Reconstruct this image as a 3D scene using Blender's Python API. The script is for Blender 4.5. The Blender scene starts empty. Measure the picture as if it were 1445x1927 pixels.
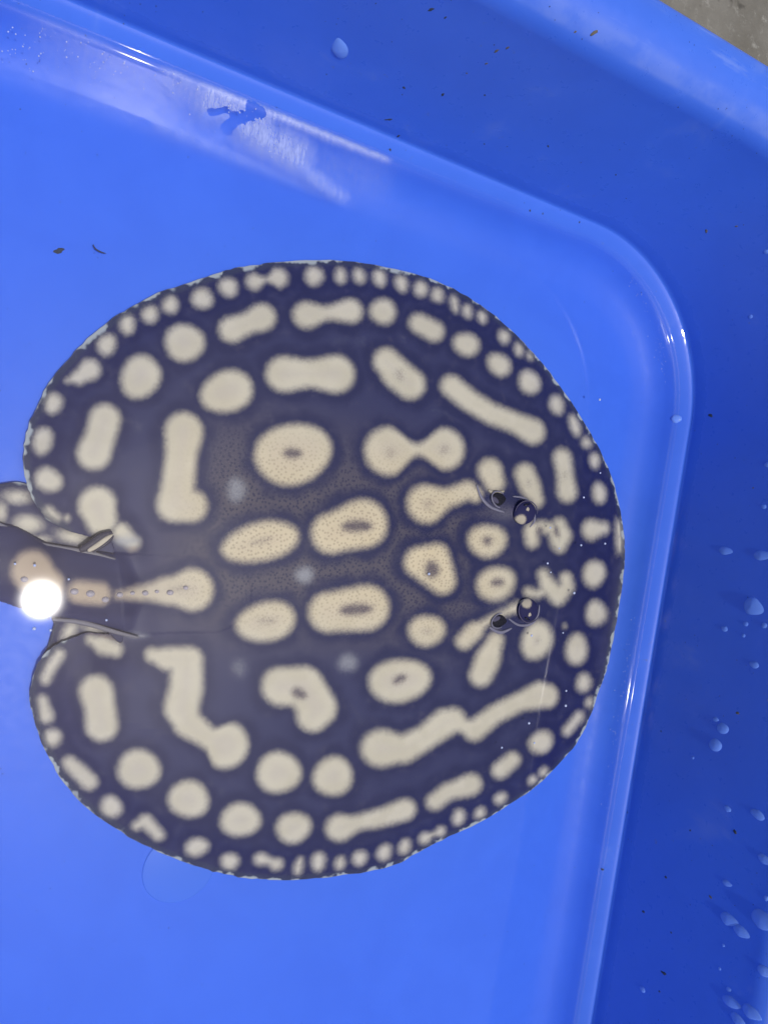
import bpy, bmesh, math, random
import numpy as np
from mathutils import Vector, Matrix
from mathutils.bvhtree import BVHTree

random.seed(7)
rng = np.random.default_rng(7)
scene = bpy.context.scene
C = scene.collection

# ------------------------------------------------------------------ camera
PW, PH, FPX = 1445.0, 1927.0, 1392.0          # size of the photograph, focal length in its pixels
ZW = 0.016                                    # water level above the tub floor
HC = 0.416                                    # camera above the tub floor
TAU, PHI = math.radians(26.5), math.radians(9.4)
EU = Vector((math.cos(TAU), 0, math.sin(TAU)))
EV = Vector((0, -1, 0))
FWD = Vector((math.sin(TAU), 0, -math.cos(TAU)))
RIGHT = math.cos(PHI) * EU - math.sin(PHI) * EV
DOWN = math.sin(PHI) * EU + math.cos(PHI) * EV
CAM = Vector((0, 0, HC))
cd = bpy.data.cameras.new('camera')
cam = bpy.data.objects.new('camera', cd)
C.objects.link(cam)
m = Matrix((RIGHT, -DOWN, -FWD)).transposed().to_4x4()
m.translation = CAM
cam.matrix_world = m
cd.sensor_fit = 'VERTICAL'
cd.sensor_height = 36.0
cd.sensor_width = 36.0 * PW / PH
cd.lens = 36.0 * FPX / PH
cd.clip_start, cd.clip_end = 0.01, 200.0
scene.camera = cam

def ray(px, py):
    return (FWD * FPX + RIGHT * (px - PW / 2) + DOWN * (py - PH / 2)).normalized()
def at(px, py, z):
    """the point at height z that a pixel of the photograph shows"""
    d = ray(px, py)
    return CAM + d * ((z - HC) / d.z)

# ------------------------------------------------------------------ light
g = ray(78, 1129)                              # where the still water mirrors the sun
SUN = Vector((g.x, g.y, -g.z)).normalized()
world = bpy.data.worlds.new('World')
scene.world = world
world.use_nodes = True
wn = world.node_tree.nodes
wl = world.node_tree.links
sky = wn.new('ShaderNodeTexSky')
sky.sky_type = 'NISHITA'
sky.sun_disc = False
sky.sun_elevation = math.asin(SUN.z)
sky.sun_rotation = math.atan2(SUN.x, SUN.y)
sky.air_density, sky.dust_density = 1.0, 3.0
wl.new(sky.outputs[0], wn['Background'].inputs[0])
wn['Background'].inputs[1].default_value = 0.13
sd_ = bpy.data.lights.new('sun', 'SUN')
sd_.energy = 2.35
sd_.angle = math.radians(0.53)
sd_.color = (1.0, 0.96, 0.9)
sun = bpy.data.objects.new('sun', sd_)
C.objects.link(sun)
sun.rotation_euler = SUN.to_track_quat('Z', 'Y').to_euler()
sun.location = SUN * 3
scene.view_settings.view_transform = 'Standard'
scene.view_settings.look = 'None'
scene.view_settings.exposure = 0.0
scene.view_settings.gamma = 1.0
scene.view_settings.use_curve_mapping = False
scene.render.engine = 'CYCLES'
scene.cycles.max_bounces = 6
scene.cycles.diffuse_bounces = 3
scene.cycles.glossy_bounces = 3
scene.cycles.transparent_max_bounces = 12
scene.cycles.use_denoising = True
scene.cycles.use_adaptive_sampling = True
scene.cycles.adaptive_threshold = 0.015

# ------------------------------------------------------------------ helpers
class Mat:
    def __init__(s, name):
        s.m = bpy.data.materials.new(name)
        s.m.use_nodes = True
        s.t = s.m.node_tree
        s.t.nodes.clear()
        s.out = s.n('ShaderNodeOutputMaterial')
    def n(s, typ, **kw):
        x = s.t.nodes.new(typ)
        for k, v in kw.items():
            setattr(x, k, v)
        return x
    def put(s, sock, v):
        if isinstance(v, bpy.types.NodeSocket):
            s.t.links.new(v, sock)
        elif v is not None:
            sock.default_value = v
    def math(s, op, a, b=None, c=None, clamp=False):
        x = s.n('ShaderNodeMath', operation=op, use_clamp=clamp)
        s.put(x.inputs[0], a)
        if b is not None: s.put(x.inputs[1], b)
        if c is not None: s.put(x.inputs[2], c)
        return x.outputs[0]
    def ramp(s, v, a, b, lo=0.0, hi=1.0, smooth=True):
        x = s.n('ShaderNodeMapRange', clamp=True)
        x.interpolation_type = 'SMOOTHSTEP' if smooth else 'LINEAR'
        s.put(x.inputs['Value'], v)
        x.inputs['From Min'].default_value, x.inputs['From Max'].default_value = a, b
        x.inputs['To Min'].default_value, x.inputs['To Max'].default_value = lo, hi
        return x.outputs[0]
    def mix(s, f, a, b, blend='MIX'):
        x = s.n('ShaderNodeMix', data_type='RGBA', blend_type=blend)
        s.put(x.inputs[0], f)
        s.put(x.inputs[6], a if not isinstance(a, tuple) else (*a[:3], 1))
        s.put(x.inputs[7], b if not isinstance(b, tuple) else (*b[:3], 1))
        return x.outputs[2]
    def coord(s, scale=(1, 1, 1), rot=(0, 0, 0)):
        g_ = s.n('ShaderNodeNewGeometry')
        mp = s.n('ShaderNodeMapping')
        s.t.links.new(g_.outputs['Position'], mp.inputs[0])
        mp.inputs['Scale'].default_value = scale
        mp.inputs['Rotation'].default_value = rot
        return mp.outputs[0]
    def noise(s, scale, detail=2.0, rough=0.5, vec=None, dist=0.0):
        x = s.n('ShaderNodeTexNoise')
        s.put(x.inputs['Vector'], vec if vec is not None else s.coord())
        x.inputs['Scale'].default_value = scale
        x.inputs['Detail'].default_value = detail
        x.inputs['Roughness'].default_value = rough
        x.inputs['Distortion'].default_value = dist
        return x.outputs[0]
    def voronoi(s, scale, rand=1.0, feature='F1'):
        x = s.n('ShaderNodeTexVoronoi', feature=feature, voronoi_dimensions='2D')
        s.put(x.inputs['Vector'], s.coord())
        x.inputs['Scale'].default_value = scale
        x.inputs['Randomness'].default_value = rand
        return x.outputs['Distance']
    def attr(s, name):
        x = s.n('ShaderNodeAttribute', attribute_name=name)
        return x.outputs['Fac']
    def bsdf(s, color, rough=0.5, spec=0.5, normal=None, **kw):
        x = s.n('ShaderNodeBsdfPrincipled')
        s.put(x.inputs['Base Color'], color if not isinstance(color, tuple) else (*color[:3], 1))
        s.put(x.inputs['Roughness'], rough)
        s.put(x.inputs['Specular IOR Level'], spec)
        if normal is not None: s.put(x.inputs['Normal'], normal)
        for k, v in kw.items(): s.put(x.inputs[k.replace('_', ' ')], v)
        return x.outputs[0]
    def bump(s, h, dist, strength=1.0):
        x = s.n('ShaderNodeBump')
        s.put(x.inputs['Height'], h)
        x.inputs['Distance'].default_value = dist
        x.inputs['Strength'].default_value = strength
        return x.outputs[0]
    def done(s, shader):
        s.t.links.new(shader, s.out.inputs[0])
        return s.m

def tag(o, label=None, cat=None, group=None, kind=None):
    if label: o['label'] = label
    if cat: o['category'] = cat
    if group: o['group'] = group
    if kind: o['kind'] = kind
    return o
def link(name, me, mat, parent=None, smooth=True):
    o = bpy.data.objects.new(name, me)
    C.objects.link(o)
    if mat and not me.materials: me.materials.append(mat)
    if parent: o.parent = parent
    if smooth and len(me.polygons):
        me.polygons.foreach_set('use_smooth', np.ones(len(me.polygons), bool))
    return o
def empty(name, loc):
    o = bpy.data.objects.new(name, None)
    C.objects.link(o)
    o.location = loc
    o.empty_display_size = 0.02
    return o
def pmesh(name, v, f):
    me = bpy.data.meshes.new(name)
    me.from_pydata([tuple(p) for p in v], [], [tuple(q) for q in f])
    me.update()
    return me

# ------------------------------------------------------------------ materials
def mat_plastic():
    M = Mat('blue_plastic')
    pos = M.coord()
    sep = M.n('ShaderNodeSeparateXYZ')
    M.t.links.new(pos, sep.inputs[0])
    z = sep.outputs[2]
    cloud = M.noise(22.0, 4, .65, vec=pos, dist=.5)
    col = M.mix(M.ramp(cloud, .3, .7), (0.046, 0.138, 0.64), (0.050, 0.148, 0.67))
    # pale dusty smears and fine tan grit left on the plastic
    dry = M.ramp(z, ZW - .001, ZW + .004)
    col = M.mix(M.math('MULTIPLY', M.math('MULTIPLY', M.ramp(cloud, .58, .76), dry), .14), col, (0.30, 0.38, 0.62))
    gn = M.noise(160.0, 3, .7, vec=pos)
    grit = M.math('MULTIPLY', M.ramp(gn, .66, .74), M.math('MULTIPLY', M.ramp(cloud, .50, .62), dry))
    col = M.mix(M.math('MULTIPLY', grit, .45), col, (0.16, 0.15, 0.13))
    scuff = M.math('MULTIPLY', M.ramp(M.noise(60.0, 4, .7, vec=M.coord((.35, 2.2, 2.2))), .56, .72), M.ramp(z, .138, .146))
    col = M.mix(M.math('MULTIPLY', scuff, .18), col, (0.36, 0.45, 0.70))
    worn_glint = M.math('MULTIPLY', M.ramp(z, .1375, .1400), M.ramp(z, .1465, .1440))  # pale band painted on the scuffed rim bend to brighten its mirrored line
    worn_glint = M.math('MULTIPLY', worn_glint, M.ramp(M.noise(35.0, 4, .7, vec=pos), .38, .62, .25, .8))
    col = M.mix(M.math('MULTIPLY', worn_glint, .16), col, (0.50, 0.56, 0.74))
    h = M.noise(70.0, 2, .5, vec=pos)
    # dry plastic is satin; the ledge is wet and slick; below the water line the index step to plastic is small
    wet = M.ramp(z, ZW + .020, ZW + .012)
    under = M.ramp(z, ZW + .0015, ZW - .001)
    rough = M.math('ADD', M.ramp(gn, .3, .7, .27, .36), M.math('MULTIPLY', wet, -.262))
    rough = M.math('ADD', rough, M.math('MULTIPLY', under, .36))
    spec = M.math('SUBTRACT', .40, M.math('MULTIPLY', under, .30))
    return M.done(M.bsdf(col, rough, spec, M.bump(h, .0006, .08)))

def mat_water():
    M = Mat('still_water')
    tr = M.n('ShaderNodeBsdfTransparent')
    tr.inputs[0].default_value = (0.97, 0.985, 1.0, 1)
    nrm = M.bump(M.math('ADD', M.noise(9.0, 1), M.math('MULTIPLY', M.noise(40.0, 1), .1)), .0006, .5)
    g1 = M.n('ShaderNodeBsdfGlossy', distribution='GGX')
    g1.inputs['Roughness'].default_value = 0.0
    g2 = M.n('ShaderNodeBsdfGlossy', distribution='BECKMANN')
    g2.inputs['Roughness'].default_value = 0.078
    M.put(g1.inputs['Normal'], nrm)
    mx = M.n('ShaderNodeMixShader')
    mx.inputs[0].default_value = 0.30
    M.t.links.new(g1.outputs[0], mx.inputs[1])
    M.t.links.new(g2.outputs[0], mx.inputs[2])
    fr = M.n('ShaderNodeFresnel')
    fr.inputs[0].default_value = 1.333
    m2 = M.n('ShaderNodeMixShader')
    M.t.links.new(fr.outputs[0], m2.inputs[0])
    M.t.links.new(tr.outputs[0], m2.inputs[1])
    M.t.links.new(mx.outputs[0], m2.inputs[2])
    return M.done(m2.outputs[0])

def mat_drop():
    M = Mat('water_drop')
    tr = M.n('ShaderNodeBsdfTransparent')
    di = M.n('ShaderNodeBsdfDiffuse')
    di.inputs[0].default_value = (0.16, 0.31, 0.86, 1)
    gl = M.n('ShaderNodeBsdfGlossy')
    gl.inputs['Roughness'].default_value = .06
    a = M.n('ShaderNodeMixShader')
    a.inputs[0].default_value = .85
    M.t.links.new(tr.outputs[0], a.inputs[1])
    M.t.links.new(di.outputs[0], a.inputs[2])
    fr = M.n('ShaderNodeFresnel')
    fr.inputs[0].default_value = 1.333
    b = M.n('ShaderNodeMixShader')
    M.t.links.new(fr.outputs[0], b.inputs[0])
    M.t.links.new(a.outputs[0], b.inputs[1])
    M.t.links.new(gl.outputs[0], b.inputs[2])
    return M.done(b.outputs[0])

def mat_concrete():
    M = Mat('concrete')
    n1 = M.noise(9.0, 6, .65)
    n2 = M.noise(120.0, 4, .7)
    col = M.mix(M.ramp(n1, .3, .7), (0.125, 0.115, 0.095), (0.20, 0.19, 0.165))
    col = M.mix(M.ramp(n2, .55, .75), col, (0.26, 0.25, 0.22))
    col = M.mix(M.ramp(M.noise(55.0, 3, .6), .62, .72, 0, .7), col, (0.055, 0.05, 0.042))
    h = M.math('ADD', n1, M.math('MULTIPLY', n2, .6))
    return M.done(M.bsdf(col, .9, .2, M.bump(h, .003, .8)))

def skin_nodes(M, tail_warm=True):
    """pigment of the ray: sd = signed distance (photo pixels, negative inside a pale spot)"""
    sdv, core, faint, edge, warm = (M.attr(k) for k in ('sd', 'core', 'faint', 'edge', 'warm'))
    grain = M.noise(1000.0, 1, .6)
    mid = M.noise(330.0, 3, .6)
    wob = M.math('ADD', M.math('MULTIPLY', M.math('SUBTRACT', grain, .5), 5.0),
                 M.math('MULTIPLY', M.math('SUBTRACT', mid, .5), 6.0))
    s1 = M.math('ADD', sdv, wob)
    spot = M.ramp(s1, -13.0, 10.0, 1.0, 0.0)
    web = M.ramp(M.math('ADD', sdv, M.math('MULTIPLY', M.math('SUBTRACT', M.noise(75.0, 3), .5), 40.0)), 8.0, 36.0)
    dark = M.mix(web, (0.014, 0.016, 0.068), M.mix(warm, (0.026, 0.029, 0.092), (0.074, 0.065, 0.090)))
    dark = M.mix(M.ramp(M.noise(150.0, 3, .6), .55, .75, 0, .30), dark, (0.060, 0.056, 0.100))
    # pores: fine dark dots, denser along the back
    pv = M.voronoi(400.0, 1.0)
    pores = M.math('MULTIPLY', M.ramp(pv, .14, .36, 1.0, 0.0), M.math('ADD', .04, M.math('MULTIPLY', warm, .96)))
    cream = M.mix(M.ramp(M.noise(60.0, 2), .35, .65), (0.47, 0.435, 0.345), (0.51, 0.475, 0.385))
    cream = M.mix(M.math('MULTIPLY', M.ramp(sdv, -36.0, -15.0, 1.0, 0.0), .55), cream, (0.44, 0.40, 0.35))
    cream = M.mix(M.math('MULTIPLY', warm, .55), cream, (0.54, 0.445, 0.285))
    cream = M.mix(M.math('MULTIPLY', pores, M.math('MULTIPLY', warm, .42)), cream, (0.20, 0.16, 0.13))
    cream = M.mix(M.math('MULTIPLY', M.attr('tan'), .75), cream, (0.35, 0.265, 0.20))
    cg = M.math('ADD', core, M.math('MULTIPLY', M.math('SUBTRACT', grain, .5), .7))
    cream = M.mix(M.math('MULTIPLY', M.ramp(cg, .0, 1.15), .92), cream, (0.075, 0.060, 0.085))
    dark = M.mix(M.math('MULTIPLY', pores, .8), dark, (0.014, 0.016, 0.058))
    col = M.mix(spot, dark, cream)
    fg = M.math('ADD', faint, M.math('MULTIPLY', M.math('SUBTRACT', grain, .5), .5))
    col = M.mix(M.math('MULTIPLY', M.ramp(fg, .05, 1.1), .8), col, (0.30, 0.31, 0.34))
    # pale, ragged outer margin with a dark greenish hem just inside it
    en = M.noise(115.0, 2, .55)
    hem = M.math('MULTIPLY', M.ramp(edge, .0022, .0042, 1.0, 0.0), .4)
    col = M.mix(hem, col, (0.040, 0.050, 0.075))
    lim = M.math('SUBTRACT', edge, M.ramp(en, .40, .70, -.0005, .0025))
    col = M.mix(M.ramp(lim, -.0009, .0010, .8, 0.0), col, (0.38, 0.42, 0.42))
    return col, grain, pores

def mat_skin():
    M = Mat('spotted_skin')
    col, grain, pores = skin_nodes(M)
    return M.done(M.bsdf(col, .48, .15))

def mat_flat(name, col, rough=.5, spec=.3, var=.25, scale=300.0):
    M = Mat(name)
    c2 = tuple(c * (1 - var) for c in col)
    return M.done(M.bsdf(M.mix(M.noise(scale, 3), c2, col), rough, spec))

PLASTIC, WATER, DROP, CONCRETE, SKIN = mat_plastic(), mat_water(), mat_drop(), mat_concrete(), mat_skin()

# ------------------------------------------------------------------ ground
gm = pmesh('ground', [(-30, -30, -.006), (30, -30, -.006), (30, 30, -.006), (-30, 30, -.006)], [(0, 1, 2, 3)])
tag(link('ground', gm, CONCRETE), 'rough grey concrete ground beyond the rim of the tub', kind='structure')

# ------------------------------------------------------------------ tub
XL, XR, YB, YT, RC = -0.44, 0.432, -0.62, 0.2125, 0.115   # line of the crease above the ledge, seen from above
ZC = 0.0236
def plan(off, nc=40, ns=14):
    """closed loop of the rounded rectangle, moved outward by off"""
    P = []
    r = RC + off
    cs = [(XR - RC, YT - RC, 0), (XL + RC, YT - RC, 90), (XL + RC, YB + RC, 180), (XR - RC, YB + RC, 270)]
    for i, (cx, cy, a0) in enumerate(cs):
        arc = []
        for k in range(nc + 1):
            a = math.radians(a0 + 90 * k / nc)
            arc.append((cx + r * math.cos(a), cy + r * math.sin(a)))
        P += arc
        n = cs[(i + 1) % 4]
        a = math.radians(a0 + 90)
        q0 = arc[-1]
        q1 = (n[0] + r * math.cos(a), n[1] + r * math.sin(a))
        for k in range(1, ns):
            t = k / ns
            P.append((q0[0] + (q1[0] - q0[0]) * t, q0[1] + (q1[1] - q0[1]) * t))
    return P

def catmull(pts, n=4):
    out = []
    P = [pts[0]] + list(pts) + [pts[-1]]
    for i in range(1, len(P) - 2):
        p0, p1, p2, p3 = (np.array(P[i + k]) for k in (-1, 0, 1, 2))
        for k in range(n):
            t = k / n
            out.append(tuple(.5 * (2 * p1 + (p2 - p0) * t + (2 * p0 - 5 * p1 + 4 * p2 - p3) * t * t + (3 * p1 - p0 - 3 * p2 + p3) * t ** 3)))
    out.append(tuple(pts[-1]))
    return out
low = catmull([(-.056, 0), (-.046, 0), (-.038, .0004), (-.0310, .0019), (-.0250, .0038), (-.0198, .0066), (-.0153, .0102), (-.0120, .0138), (-.0095, .0166),
               (-.0066, .0189), (-.0044, .0206), (-.0022, .0221), (-.0004, .0230)], 4)
LEAN = 0.125
WT = 0.128
wall_p = [(0.0004, ZC + .0003)] + [(LEAN * (z - ZC), z) for z in np.linspace(ZC + .003, WT, 14)]
ow = wall_p[-1][0]
RR = 0.020
roll = [(ow + RR - RR * math.cos(a), WT + RR * math.sin(a)) for a in np.linspace(.1, math.pi / 2 * .96, 12)]
fl = [(ow + RR + .003, WT + RR + .0001), (ow + RR + .006, WT + RR - .0004)]
r2 = .006
lip = [(ow + RR + .008 + r2 * math.sin(a), WT + RR - .001 - r2 + r2 * math.cos(a)) for a in np.linspace(.2, math.pi / 2, 7)]
oo = lip[-1][0]
lip += [(oo, WT + .004), (oo - .001, WT + .0025), (oo - .003, WT + .0025), (oo - .004, WT + .006), (oo - .006, WT + RR - .006),
        (ow + RR - .002, WT + RR - .005), (ow + .007, WT + .006)]
outer = [(ow + .0035, WT - .01), (.004, ZC), (-.002, .014), (-.010, .005), (-.022, -.001), (-.04, -.0035), (-.05, -.0035)]
prof = low + wall_p + roll + fl + lip + outer
i_rim = len(low) + len(wall_p)                     # the rim starts where the wall begins to roll over
loops = [plan(o) for o, z in prof]
n_l = len(loops[0])
V = np.array([[(x, y, prof[i][1]) for (x, y) in lp] for i, lp in enumerate(loops)])
# a hand-moulded tub is never dead flat: a faint, slow swell in walls and rim
for i in range(len(prof)):
    k = min(1, max(0, (prof[i][1] - .02) / .08))
    V[i, :, 0] += k * .0010 * np.sin(V[i, :, 1] * 21 + 1.0)
    V[i, :, 1] += k * .0010 * np.sin(V[i, :, 0] * 17 + 2.0)
def loft(a, b, capa=False, capb=False):
    nv = b - a
    F = []
    for i in range(nv - 1):
        for j in range(n_l):
            k = (j + 1) % n_l
            F.append((i * n_l + j, i * n_l + k, (i + 1) * n_l + k, (i + 1) * n_l + j))
    F = [f[::-1] for f in F]
    if capa: F.append(tuple(range(n_l)))
    if capb: F.append(tuple(range((nv - 1) * n_l, nv * n_l))[::-1])
    return V[a:b].reshape(-1, 3), F
full = pmesh('tub_full', *loft(0, len(prof), True, True))
fn = np.empty(len(full.vertices) * 3)
full.vertices.foreach_get('normal', fn)
fn = fn.reshape(len(prof), n_l, 3)
tub = empty('plastic_tub', ((XL + XR) / 2, (YB + YT) / 2, 0))
tag(tub, 'bright blue rounded plastic tub holding shallow water and the spotted ray', 'tub')
bpy.context.view_layer.update()
def tub_part(name, a, b, capa, capb):
    v, f = loft(a, b, capa, capb)
    me = pmesh(name, v, f)
    o = link(name, me, PLASTIC, tub)
    o.matrix_parent_inverse = tub.matrix_world.inverted()
    me.normals_split_custom_set_from_vertices([tuple(q) for q in fn[a:b].reshape(-1, 3)])
    return o
i_out = i_rim + len(roll) + len(fl) + len(lip)
# basin inside; crease split sharp by duplicating the normals either side of the ledge
i_cr = len(low)
def part_sharp(name, a, b, capa, capb):
    v, f = loft(a, b, capa, capb)
    me = pmesh(name, v, f)
    o = link(name, me, PLASTIC, tub)
    o.matrix_parent_inverse = tub.matrix_world.inverted()
    return o
part_sharp('floor', 0, i_cr + 0, True, False)
tub_part('wall', i_cr - 1, i_rim, False, False)
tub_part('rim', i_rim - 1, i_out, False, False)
tub_part('underside', i_out - 1, len(prof), False, True)
# round, slightly raised and paler mark on the floor
mk = at(338, 1632, 0)
mv = [(mk.x + r_ * .0208 * math.cos(a), mk.y + r_ * .0208 * math.sin(a), z_) for r_, z_ in ((1.0, -.0002), (.985, .0005), (.95, .0006)) for a in np.linspace(0, 2 * math.pi, 64, endpoint=False)]
mf = [(i * 64 + j, i * 64 + (j + 1) % 64, (i + 1) * 64 + (j + 1) % 64, (i + 1) * 64 + j) for i in range(2) for j in range(64)] + [tuple(range(128, 192))]
MARK = mat_flat('paler_blue_plastic', (0.062, 0.165, 0.66), .3, .1, .05, 60.0)
mo = link('round_mark', pmesh('round_mark', mv, mf), MARK, tub)
mo.matrix_parent_inverse = tub.matrix_world.inverted()
bvh = BVHTree.FromPolygons([tuple(p) for p in V.reshape(-1, 3)], [p.vertices[:] for p in full.polygons])
bpy.data.meshes.remove(full)
def on_tub(px, py):
    d = ray(px, py)
    loc, nrm, idx, dist = bvh.ray_cast(CAM, d)
    if nrm.dot(d) > 0: nrm = -nrm
    return loc, nrm

# ------------------------------------------------------------------ water
wo = [-.0048, -.0066, -.0078, -.0086, -.0092, -.0099, -.0107, -.0116, -.0127, -.0140, -.0156, -.0179, -.0214, -.0274]
wv, wf = [], []
for i, o in enumerate(wo):
    s = max(0, -.0078 - o)
    z = ZW + .0026 * math.exp(-s / .0021)
    if i == len(wo) - 1: z = ZW
    wv += [(x, y, z) for x, y in plan(o)]
for i in range(len(wo) - 1):
    for j in range(n_l):
        k = (j + 1) % n_l
        wf.append((i * n_l + j, i * n_l + k, (i + 1) * n_l + k, (i + 1) * n_l + j))
wf.append(tuple(range((len(wo) - 1) * n_l, len(wo) * n_l)))
wme = pmesh('water', wv, wf)
tag(link('water', wme, WATER), 'clear still shallow water filling the blue tub', kind='structure')

# ------------------------------------------------------------------ the ray: outline traced and set on the tub floor
disc_px = [(215, 1034), (190, 1020), (168, 1010), (155, 1006), (126, 996), (93, 980), (71, 953), (54, 920), (45, 880), (46, 838), (54, 800),
           (69, 768), (87, 729), (121, 685), (156, 647), (206, 603), (242, 581), (298, 551), (346, 535), (415, 512), (460, 502),
           (512, 494), (590, 489), (668, 493), (761, 510), (839, 537), (904, 574), (952, 612), (994, 654), (1035, 702), (1073, 754),
           (1101, 799), (1128, 846), (1152, 902), (1167, 961), (1175, 1020), (1175, 1061), (1169, 1117), (1160, 1170), (1151, 1220), (1141, 1262),
           (1124, 1310), (1096, 1380), (1061, 1427), (1009, 1479), (958, 1514), (900, 1549), (832, 1581), (781, 1607), (746, 1627),
           (677, 1642), (608, 1652), (538, 1657), (500, 1655), (457, 1652), (415, 1643), (377, 1632), (311, 1609), (242, 1574),
           (180, 1534), (131, 1487), (100, 1440), (75, 1387), (61, 1338), (56, 1304), (66, 1264), (80, 1236), (106, 1214), (133, 1201),
           (166, 1191), (204, 1193), (232, 1200)]
def closed_spline(P, n=5):
    P = np.array(P, float)
    out = []
    N = len(P)
    for i in range(N):
        p0, p1, p2, p3 = P[i - 1], P[i], P[(i + 1) % N], P[(i + 2) % N]
        for k in range(n):
            t = k / n
            out.append(.5 * (2 * p1 + (p2 - p0) * t + (2 * p0 - 5 * p1 + 4 * p2 - p3) * t * t + (3 * p1 - p0 - 3 * p2 + p3) * t ** 3))
    return np.array(out)
LIFTS = [((75, 950), .0055, .045), ((110, 1215), .0045, .035)]
lift_c = [(np.array(at(p[0], p[1], .008)[:2]), h, s) for p, h, s in LIFTS]
def tub_z(x, y):
    """height of the tub floor and its rounded edge"""
    qx = np.abs(x - (XL + XR) / 2) - ((XR - XL) / 2 - RC)
    qy = np.abs(y - (YB + YT) / 2) - ((YT - YB) / 2 - RC)
    o = np.hypot(np.maximum(qx, 0), np.maximum(qy, 0)) + np.minimum(np.maximum(qx, qy), 0) - RC
    return np.interp(o, [p[0] for p in low], [p[1] for p in low])
def lift(x, y):
    z = tub_z(x, y) + .0
    for c, h, s in lift_c:
        z = z + h * np.exp(-((x - c[0]) ** 2 + (y - c[1]) ** 2) / s ** 2)
    return z
def px_world(P, z0, follow=True):
    out = []
    for p in P:
        lo_, hi_ = z0, z0 + (.0145 if follow else 0)
        for _ in range(24):
            z = .5 * (lo_ + hi_)
            q = at(p[0], p[1], z)
            if follow and z < z0 + float(lift(q.x, q.y)): lo_ = z
            else: hi_ = z
        out.append((q.x, q.y))
    return np.array(out)
disc = px_world(closed_spline(disc_px), .0022)
# the margin of a living disc is slightly scalloped
nrmv = np.roll(disc, -1, 0) - np.roll(disc, 1, 0)
nrmv = np.stack([nrmv[:, 1], -nrmv[:, 0]], 1)
nrmv /= np.linalg.norm(nrmv, axis=1)[:, None]
disc += nrmv * (rng.normal(0, .00022, len(disc)))[:, None]

def tri_dist(px, py, poly, closed=True):
    A = poly
    B = np.roll(poly, -1, 0)
    best = np.full(px.shape, 1e9)
    inside = np.zeros(px.shape, bool)
    for a, b in zip(A, B):
        dx, dy = b - a
        L = dx * dx + dy * dy + 1e-18
        t = np.clip(((px - a[0]) * dx + (py - a[1]) * dy) / L, 0, 1)
        d = (px - a[0] - t * dx) ** 2 + (py - a[1] - t * dy) ** 2
        np.minimum(best, d, out=best)
        if dy != 0:
            c = ((a[1] > py) != (b[1] > py)) & (px < dx * (py - a[1]) / dy + a[0])
            inside ^= c
    d = np.sqrt(best)
    return np.where(inside, -d, d)
# tail: centre line and half width, running off under the camera and curling along the tub
tl_px = [((400, 1118), 70), ((330, 1118), 72), ((250, 1120), 76), ((190, 1110), 71), ((130, 1098), 68), ((62, 1083), 66), ((0, 1056), 71)]
tail = []
for (p, hw) in tl_px:
    a = at(p[0], p[1] - hw, .007)
    b = at(p[0], p[1] + hw, .007)
    tail.append(((a.x + b.x) / 2, (a.y + b.y) / 2, (a - b).length / 2))
x0, y0, r0 = tail[-1]
for k in range(1, 16):
    t = k / 15
    tail.append((x0 - .36 * t, y0 + .02 * t - .22 * t * t, r0 * (1 - t) ** .8 * .9 + .0025))
def chain_sd(px, py, ch):
    best = np.full(px.shape, 1e9)
    if len(ch) == 1:
        return np.hypot(px - ch[0][0], py - ch[0][1]) - ch[0][2]
    for (ax, ay, ar), (bx, by, br) in zip(ch[:-1], ch[1:]):
        dx, dy = bx - ax, by - ay
        L = dx * dx + dy * dy + 1e-18
        t = np.clip(((px - ax) * dx + (py - ay) * dy) / L, 0, 1)
        t_ = t * t * (3 - 2 * t)
        d = np.hypot(px - ax - t * dx, py - ay - t * dy) - (ar + (br - ar) * t_)
        np.minimum(best, d, out=best)
    return best
STEP = .00075
gx = np.arange(x0 - .375, disc[:, 0].max() + .004, STEP)
gy = np.arange(disc[:, 1].min() - .004, disc[:, 1].max() + .004, STEP)
X, Y = np.meshgrid(gx, gy, indexing='ij')
# coarse distance first, exact near the margin
cs = 4
dc = tri_dist(X[::cs, ::cs], Y[::cs, ::cs], disc)
def upsample(G, shape):
    ii = np.clip(np.arange(shape[0]) / cs, 0, G.shape[0] - 1.001)
    jj = np.clip(np.arange(shape[1]) / cs, 0, G.shape[1] - 1.001)
    i0, j0 = ii.astype(int), jj.astype(int)
    fi, fj = (ii - i0)[:, None], (jj - j0)[None, :]
    return (G[i0][:, j0] * (1 - fi) * (1 - fj) + G[i0 + 1][:, j0] * fi * (1 - fj) + G[i0][:, j0 + 1] * (1 - fi) * fj + G[i0 + 1][:, j0 + 1] * fi * fj)
SD = upsample(dc, X.shape)
near = np.abs(SD) < .008
SD[near] = tri_dist(X[near], Y[near], disc)
ST = np.full(X.shape, 1.0)
tm = X < .16
ST[tm] = chain_sd(X[tm], Y[tm], tail)
SDF = np.minimum(SD, ST)

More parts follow.
